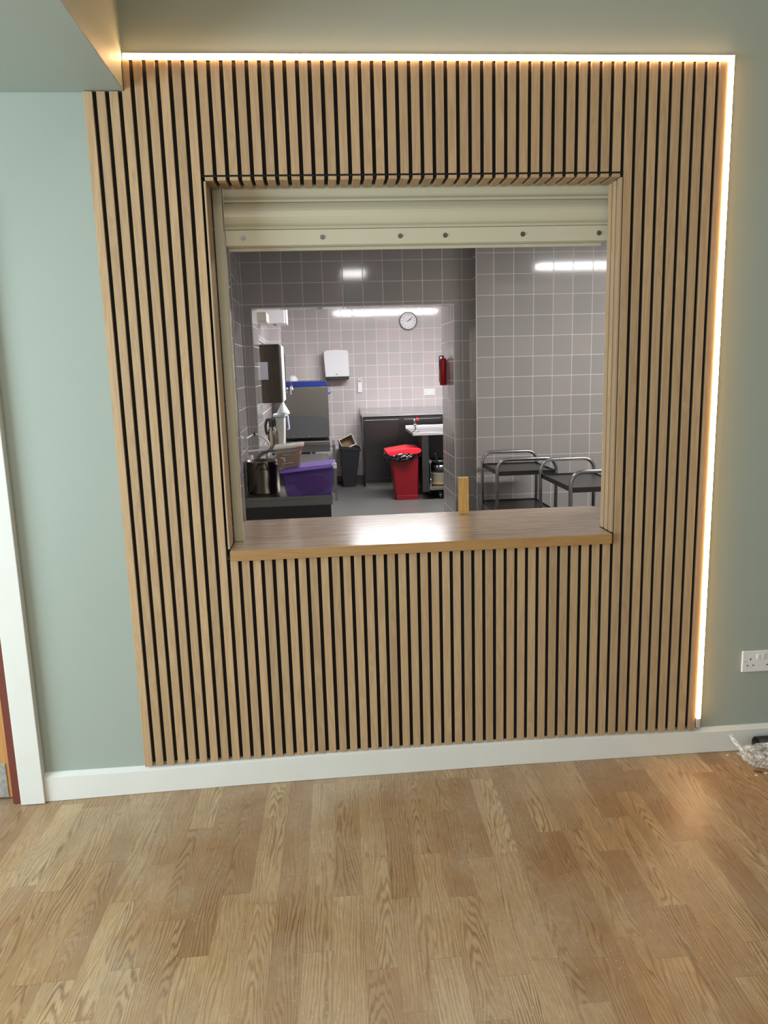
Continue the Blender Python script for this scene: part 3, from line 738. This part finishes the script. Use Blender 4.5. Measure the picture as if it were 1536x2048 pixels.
# low counter that carries flask, jug and the tray edge
ct = thing('steel_counter', 'steel counter with a raised rear edge behind the stock pot', 'counter', (0.45, 4.9, 0))
MB().box(0.125, 0.770, 4.55, 5.45, 0.640, 0.652, 0.002).box(0.125, 0.770, 4.55, 4.556, 0.60, 0.662, 0.001).box(0.764, 0.770, 4.55, 5.45, 0.60, 0.662, 0.001).build('counter_top', m_steel, ct)
for x in (0.145, 0.70):
    for y in (4.60, 5.40): MB().box(x-0.014, x+0.014, y-0.014, y+0.014, 0.0, 0.6395, 0.002).build('leg', m_steel, ct)
riser = thing('steel_riser', 'small steel riser shelf carrying the flask and jug', 'shelf', (0.28, 5.05, 0.6525))
MB().box(0.125, 0.40, 4.90, 5.30, 0.765, 0.773, 0.001).build('riser_top', m_steel, riser)
for x in (0.135, 0.39):
    for y in (4.91, 5.29): MB().box(x-0.006, x+0.006, y-0.006, y+0.006, 0.6525, 0.7645).build('leg', m_steel, riser)

fl_ = thing('vacuum_flask', 'steel vacuum flask with black pump lid and handle', 'flask', (0.22, 5.0, 0.7735))
c_ = (0.228, 4.985, 0.7735)
MB().lathe(c_, [(0.001, 0), (0.050, 0), (0.052, 0.004), (0.052, 0.145), (0.046, 0.18), (0.030, 0.210), (0.028, 0.22), (0.001, 0.22)], 28).build('flask_body', m_steelv, fl_)
MB().lathe(c_, [(0.033, 0.212), (0.036, 0.214), (0.036, 0.265), (0.030, 0.292), (0.015, 0.30), (0.001, 0.30)], 24).box(0.165, 0.225, 4.97, 5.00, 1.045, 1.070, 0.008, 3).build('lid', m_black, fl_)
MB().tube([(0.198, 4.975, 1.055), (0.172, 4.975, 1.045), (0.160, 4.975, 0.99), (0.166, 4.975, 0.93), (0.178, 4.975, 0.915)], 0.014, 10).build('handle', m_black, fl_)
jg = thing('plastic_jug', 'tall pale plastic jug with lid behind the flask', 'jug', (0.30, 5.12, 0.7735))
MB().frustum((0.262, 0.338, 5.08, 5.19, 0.7735), (0.238, 0.352, 5.06, 5.21, 1.070), bev=0.018).build('jug_body', clear('milky_plastic', S(214, 214, 206), 0.93, 0.3), jg)
MB().box(0.232, 0.358, 5.055, 5.215, 1.070, 1.104, 0.012, 3).build('lid', plain('pale_blue_lid', S(196, 206, 224), 0.35), jg)
MB().tube([(0.352, 5.13, 1.090), (0.374, 5.13, 1.08), (0.378, 5.13, 1.03), (0.384, 5.13, 0.955), (0.366, 5.13, 0.945)], 0.008, 8).build('handle', plain('pale_blue_handle', S(186, 196, 220), 0.35), jg)
fn = MB().lathe((0.340, 5.0, 1.105), [(0.062, 0.0), (0.064, 0.003), (0.060, 0.022), (0.030, 0.075), (0.012, 0.110), (0.008, 0.128), (0.001, 0.130)], 28)
tag(fn.build('funnel', plain('pale_green_plastic', S(196, 212, 202), 0.4)), 'pale green plastic funnel upturned on the jug', 'funnel')
# things under and behind the dishwasher
tag(MB().lathe((0.765, 6.29, 0.0), [(0.001, 0.40), (0.030, 0.40), (0.030, 0.50), (0.013, 0.53), (0.013, 0.56), (0.001, 0.56)], 20).build('detergent_bottle', m_blue), 'small blue detergent bottle under the dishwasher ledge', 'bottle')
tag(MB().box(0.64, 0.80, 6.22, 6.36, 0.385, 0.399, 0.002).box(0.64, 0.655, 6.22, 6.235, 0, 0.385).box(0.785, 0.80, 6.22, 6.235, 0, 0.385).box(0.64, 0.655, 6.345, 6.36, 0, 0.385).box(0.785, 0.80, 6.345, 6.36, 0, 0.385).build('low_shelf', m_steel), 'low steel shelf under the dishwasher ledge', 'shelf')
tag(MB().box(0.648, 0.725, 6.24, 6.34, 0.400, 0.50, 0.01).build('detergent_box', plain('navy_box', S(24, 44, 96), 0.5)), 'navy detergent carton next to the blue bottle', 'box')
tag(MB().sphere((0.375, 7.30, 1.40), 0.060, (1, 1, 1.1)).cyl((0.375, 7.30, 1.0), (0.375, 7.30, 1.40), 0.03).cyl((0.375, 7.3, 0.0), (0.375, 7.3, 1.0), 0.02).build('white_fan', m_wplas), 'white rounded appliance top peeking above the dishwasher', 'appliance')

# ------------------------------------------------------------ back wall fittings
td = thing('towel_dispenser', 'white paper towel dispenser with a black base on the far wall', 'dispenser', (0.95, 7.73, 1.40))
def disp_poly():
    x0, x1, z0, z1 = 0.782, 1.098, 1.428, 1.775
    p = [(x0+0.010, z0), (x1+0.004, z0), (x1+0.003, z0+0.26)]
    for k in range(1, 6):
        a = math.pi/2*k/6; p.append((x1-0.032+0.035*math.cos(a), z1-0.045+0.035*math.sin(a)))
    p += [(x1-0.035, z1-0.008), (0.94, z1), (x0+0.035, z1-0.008)]
    for k in range(1, 6):
        a = math.pi/2*k/6; p.append((x0+0.032-0.035*math.sin(a), z1-0.045+0.035*math.cos(a)))
    p.append((x0-0.003, z0+0.26)); return p
MB().prism(disp_poly(), 1, 7.53, CY-0.001, bev=0.008).build('cover', m_wplas, td)
MB().prism([(0.800, 1.400), (0.812, 1.388), (1.088, 1.388), (1.098, 1.400), (1.100, 1.4275), (0.794, 1.4275)], 1, 7.533, CY-0.001, bev=0.002).build('base', m_black, td)
MB().box(0.925, 0.955, 7.5275, 7.5295, 1.452, 1.466).build('badge', m_gplas, td)
rc_ = thing('remote_control', 'small white remote in a holder on the far wall', 'remote control', (1.245, CY-0.02, 1.21))
MB().box(1.217, 1.275, CY-0.026, CY-0.001, 1.212, 1.390, 0.004).build('remote_body', m_wplas, rc_)
MB().box(1.228, 1.264, CY-0.0275, CY-0.0262, 1.345, 1.380).build('display', m_gplas, rc_)
socket('double_socket', 2.184, 1.190, CY-0.011, 'white double wall socket above the far steel cupboard', None)

ck = thing('wall_clock', 'round white wall clock with a black rim and black numerals', 'clock', (1.914, CY, 2.127))
cx, cz, yr = 1.914, 2.127, CY-0.035
def disc(r0, r1, y0, y1, n=48):
    m = MB(); t = m.bm
    def ring(r, y): return [t.verts.new((cx+r*math.cos(2*math.pi*k/n), y, cz+r*math.sin(2*math.pi*k/n))) for k in range(n)]
    a, b, c, d = ring(r1, y1), ring(r1, y0), ring(r0, y0), ring(r0, y1)
    for p, q in ((a, b), (b, c), (c, d), (d, a)):
        for k in range(n): t.faces.new((p[k], p[(k+1) % n], q[(k+1) % n], q[k]))
    bmesh.ops.recalc_face_normals(t, faces=t.faces); return m
disc(0.106, 0.118, yr-0.004, CY-0.001).build('rim', m_black, ck)
MB().cyl((cx, yr+0.006, cz), (cx, CY-0.002, cz), 0.1065, 48).build('face', plain('clock_face', (0.82, 0.82, 0.82), 0.4, noise=0.01), ck)
m_ink = plain('clock_ink', (0.03, 0.03, 0.035), 0.5)
for h_ in range(1, 13):
    a = math.radians(90-30*h_)
    cu = bpy.data.curves.new('n', 'FONT'); cu.body = str(h_); cu.size = 0.027; cu.align_x = 'CENTER'; cu.align_y = 'CENTER'; cu.extrude = 0.0005
    tmp = bpy.data.objects.new('n', cu); COL.objects.link(tmp)
    me = bpy.data.meshes.new_from_object(tmp); bpy.data.objects.remove(tmp)
    o = bpy.data.objects.new('numeral', me); COL.objects.link(o); me.materials.append(m_ink)
    o.parent = ck; o.rotation_euler = (math.pi/2, 0, 0)
    o.location = (0.084*math.cos(a), yr+0.0052-CY, 0.084*math.sin(a))
def hand(deg, L, w, y, mat, nm):
    m = MB(); m.box(-w/2, w/2, -0.001, 0.001, -0.018, L, rot=None)
    o = m.build(nm, mat); o.parent = ck; o.rotation_euler = (0, math.radians(deg), 0); o.location = (0, y-CY, 0)
hand(62, 0.048, 0.007, yr+0.001, m_ink, 'hour_hand'); hand(46, 0.078, 0.005, yr-0.0015, m_ink, 'minute_hand'); hand(276, 0.078, 0.002, yr-0.004, m_gplas, 'second_hand')

# fire extinguisher on the doorway jamb
fx = thing('fire_extinguisher', 'small red fire extinguisher on the right side of the doorway', 'fire extinguisher', (1.735, 3.75, 1.37))
MB().lathe((1.735, 3.745, 1.370), [(0.001, 0), (0.026, 0.0), (0.030, 0.006), (0.030, 0.195), (0.024, 0.218), (0.010, 0.226), (0.001, 0.226)], 28).build('cylinder', plain('red_enamel', S(176, 12, 26), 0.3), fx)
MB().cyl((1.735, 3.745, 1.596), (1.735, 3.745, 1.612), 0.009).tube([(1.735, 3.74, 1.604), (1.712, 3.74, 1.612), (1.702, 3.735, 1.596), (1.701, 3.73, 1.54), (1.703, 3.73, 1.50)], 0.0045, 8).build('hose', m_black, fx)
MB().cyl((1.703, 3.73, 1.40), (1.703, 3.73, 1.50), 0.0075, 12).build('nozzle', plain('pale_nozzle', S(190, 160, 150), 0.5), fx)
MB().box(1.760, 1.7665, 3.73, 3.76, 1.40, 1.58, 0.001).build('bracket', m_gplas, fx)

# ------------------------------------------------------------ cupboards, bins, prep table
cb = thing('steel_cupboard', 'dark stainless cupboard with a pale steel top against the far wall', 'cupboard', (1.9, 7.45, 0))
MB().box(1.248, 2.90, 7.215, CY-0.002, 0.05, 0.905, 0.002).build('carcass', m_dsteel, cb)
MB().prism([(7.19, 0.915), (7.19, 0.945), (7.21, 0.955), (7.60, 0.960), (CY-0.03, 1.00), (CY-0.002, 1.00), (CY-0.002, 0.915)], 0, 1.236, 2.90).build('cupboard_top', plain('bright_steel', (0.72, 0.72, 0.73), 0.25, 0.85, 0.05), cb)
for xa, xb in ((1.262, 1.705), (1.775, 2.25), (2.27, 2.85)): MB().box(xa, xb, 7.198, 7.2145, 0.10, 0.872, 0.003).build('door', m_dsteel, cb)
MB().box(1.255, 2.90, 7.24, 7.26, 0.0, 0.0495).build('plinth', m_steel, cb)

def bin_black():
    o = thing('waste_bin', 'black swing-top waste bin with a box stuffed in it', 'bin', (1.05, 7.35, 0))
    MB().frustum((0.965, 1.125, 7.30, 7.56, 0.0), (0.935, 1.195, 7.26, 7.62, 0.50), bev=0.015, open_top=True, wall=0.006).build('bin_body', m_black, o)
    MB().prism([(0.928, 0.502), (1.205, 0.472), (1.205, 0.492), (1.16, 0.52), (0.928, 0.545)], 1, 7.25, 7.262).prism([(0.928, 0.502), (1.205, 0.472), (1.205, 0.492), (1.16, 0.52), (0.928, 0.545)], 1, 7.618, 7.63).box(0.925, 0.933, 7.25, 7.63, 0.48, 0.535).box(1.198, 1.208, 7.25, 7.63, 0.47, 0.50).build('rim', m_black, o)
bin_black()
cbx = thing('cardboard_box', 'small open white-edged carton tipped into the black bin', 'box', (1.02, 7.40, 0.52))
R_ = Matrix.Rotation(math.radians(-24), 4, 'Y') @ Matrix.Rotation(math.radians(8), 4, 'Z')
def lb(m, x0, x1, y0, y1, z0, z1):
    t = MB(); t.box(x0, x1, y0, y1, z0, z1); bmesh.ops.transform(t.bm, matrix=Matrix.Translation((1.035, 7.38, 0.585)) @ R_, verts=t.bm.verts)
    m._merge(t.bm); return m
m = MB()
for q in ((-0.095, 0.095, 0.052, 0.060, -0.075, 0.075),): lb(m, *q)
m.build('back_panel', plain('brown_card', S(120, 92, 72), 0.9), cbx)
m = MB()
for q in ((-0.095, 0.095, -0.06, 0.052, 0.068, 0.075), (-0.095, 0.095, -0.06, 0.052, -0.075, -0.068), (-0.095, -0.088, -0.06, 0.052, -0.068, 0.068), (0.088, 0.095, -0.06, 0.052, -0.068, 0.068)): lb(m, *q)
m.build('side_panel', plain('white_card', S(206, 202, 192), 0.8), cbx)

rb = thing('pedal_bin', 'red plastic pedal bin with a black liner showing under its lid', 'bin', (1.67, 6.3, 0))
MB().frustum((1.548, 1.808, 6.14, 6.46, 0.0), (1.498, 1.818, 6.10, 6.50, 0.535), bev=0.02).box(1.556, 1.811, 6.128, 6.14, 0.0, 0.055, 0.004).build('bin_body', m_red, rb)
MB().prism([(1.440, 0.560), (1.452, 0.578), (1.70, 0.612), (1.826, 0.606), (1.846, 0.588), (1.842, 0.560), (1.80, 0.540), (1.480, 0.525)], 1, 6.07, 6.52, bev=0.008).build('lid', m_redlid, rb)
MB().box(1.820, 1.8485, 6.12, 6.48, 0.50, 0.574, 0.010, 3).box(1.822, 1.838, 6.2, 6.4, 0.40, 0.50, 0.004).build('hinge', m_black, rb)
MB().box(1.500, 1.560, 6.16, 6.24, 0.035, 0.055, 0.004, rot=Matrix.Rotation(0.3, 4, 'Y')).build('pedal', m_black, rb)
bg = bmesh.new(); bmesh.ops.create_icosphere(bg, subdivisions=5, radius=1)
for v in bg.verts:
    p = v.co; k = 1+0.10*mn.noise(p*4)+0.10*abs(mn.noise(p*9))
    x = p.x*0.215*k; z = p.z*0.095*k
    if z < 0: z *= 1.0-0.75*(p.x*0.5+0.5)+0.25
    v.co = Vector((1.636+x, 6.28+p.y*0.235*k, min(0.555, 0.512+z)))
for f in bg.faces: f.smooth = False
mb = MB(); mb._merge(bg); mb.build('bin_liner', plain('black_polythene', (0.012, 0.012, 0.013), 0.22, noise=0.2), rb)

pt_ = thing('prep_table', 'steel prep table on castors with a lower shelf, right of the red bin', 'table', (2.3, 6.4, 0))
MB().box(1.748, 2.95, 6.05, 6.85, 0.752, 0.785, 0.003).box(1.748, 2.95, 6.82, 6.85, 0.785, 0.815, 0.002).build('table_top', plain('bright_steel_top', (0.62, 0.62, 0.63), 0.28, 0.8, 0.05), pt_)
MB().prism([(6.09, 0.125), (6.12, 0.095), (6.78, 0.095), (6.80, 0.12), (6.80, 0.7515), (6.09, 0.7515)], 0, 1.850, 1.868).box(1.850, 1.931, 6.075, 6.092, 0.092, 0.7515, 0.004).build('side_panel', m_dsteel, pt_)
MB().box(1.869, 2.95, 6.75, 6.78, 0.16, 0.7515).build('back_panel', m_black, pt_)
MB().box(1.932, 2.95, 6.07, 6.74, 0.112, 0.150, 0.003).build('lower_shelf', m_steel, pt_)
for x, y in ((1.985, 6.36), (2.065, 6.12), (2.86, 6.12), (2.86, 6.66)):
    MB().cyl((x, y, 0.07), (x, y, 0.111), 0.014).cyl((x-0.012, y, 0.036), (x+0.012, y, 0.036), 0.036, 20).box(x-0.020, x+0.020, y-0.02, y+0.02, 0.04, 0.08, 0.004).build('castor', m_black, pt_)
co = thing('can_opener', 'bench can opener with a red knob clamped to the prep table', 'can opener', (1.80, 6.22, 0.785))
MB().cyl((1.800, 6.22, 0.7855), (1.800, 6.22, 0.793), 0.042).box(1.785, 1.840, 6.16, 6.26, 0.793, 0.806, 0.004).tube([(1.800, 6.22, 0.80), (1.795, 6.22, 0.86), (1.785, 6.22, 0.935)], 0.010, 10, smooth=2).box(1.775, 1.812, 6.205, 6.235, 0.845, 0.875, 0.004).build('stand', m_steel, co)
MB().sphere((1.822, 6.21, 0.930), 0.020).build('knob', m_redlid, co)
po = thing('cooking_pot', 'cream enamel cooking pot on the lower shelf of the prep table', 'pot', (2.10, 6.28, 0.1505))
PX, PY = 2.085, 6.26
MB().lathe((PX, PY, 0.1505), [(0.001, 0), (0.108, 0), (0.122, 0.015), (0.122, 0.145), (0.126, 0.15), (0.118, 0.15), (0.115, 0.008), (0.001, 0.006)], 32).build('pot_body', plain('cream_enamel', S(150, 142, 122), 0.4), po)
MB().lathe((PX, PY, 0.1505), [(0.1085, 0.0025), (0.1235, 0.014), (0.1235, 0.032), (0.122, 0.032)], 32).build('scorched_base', plain('scorched', S(120, 82, 44), 0.6), po)
pn = thing('saucepan', 'dark saucepan stacked on the cream pot, handle raised', 'pan', (PX, PY, 0.302))
MB().lathe((PX, PY, 0.302), [(0.001, 0), (0.10, 0), (0.112, 0.02), (0.112, 0.09), (0.106, 0.09), (0.10, 0.006), (0.001, 0.006)], 28).build('pan_body', m_dsteel, pn)
MB().tube([(PX-0.03, 6.15, 0.38), (PX-0.055, 6.13, 0.47), (PX-0.075, 6.12, 0.535)], 0.010, 10).build('handle', m_black, pn)
tag(MB().lathe((PX, PY, 0.393), [(0.001, 0), (0.09, 0), (0.104, 0.055), (0.100, 0.055), (0.085, 0.004), (0.001, 0.004)], 28).build('frying_pan', m_black), 'black pan nested on top of the dark saucepan', 'pan')
sp_ = MB().tube([(1.955, 6.12, 0.24), (1.950, 6.115, 0.36), (1.945, 6.11, 0.430)], 0.006, 8).cyl((1.955, 6.12, 0.1505), (1.955, 6.12, 0.24), 0.006).box(1.925, 1.968, 6.105, 6.115, 0.425, 0.462, 0.004, rot=Matrix.Rotation(0.5, 4, 'Y'))
tag(sp_.build('ladle', m_tube), 'steel ladle standing beside the pots on the lower shelf', 'ladle')
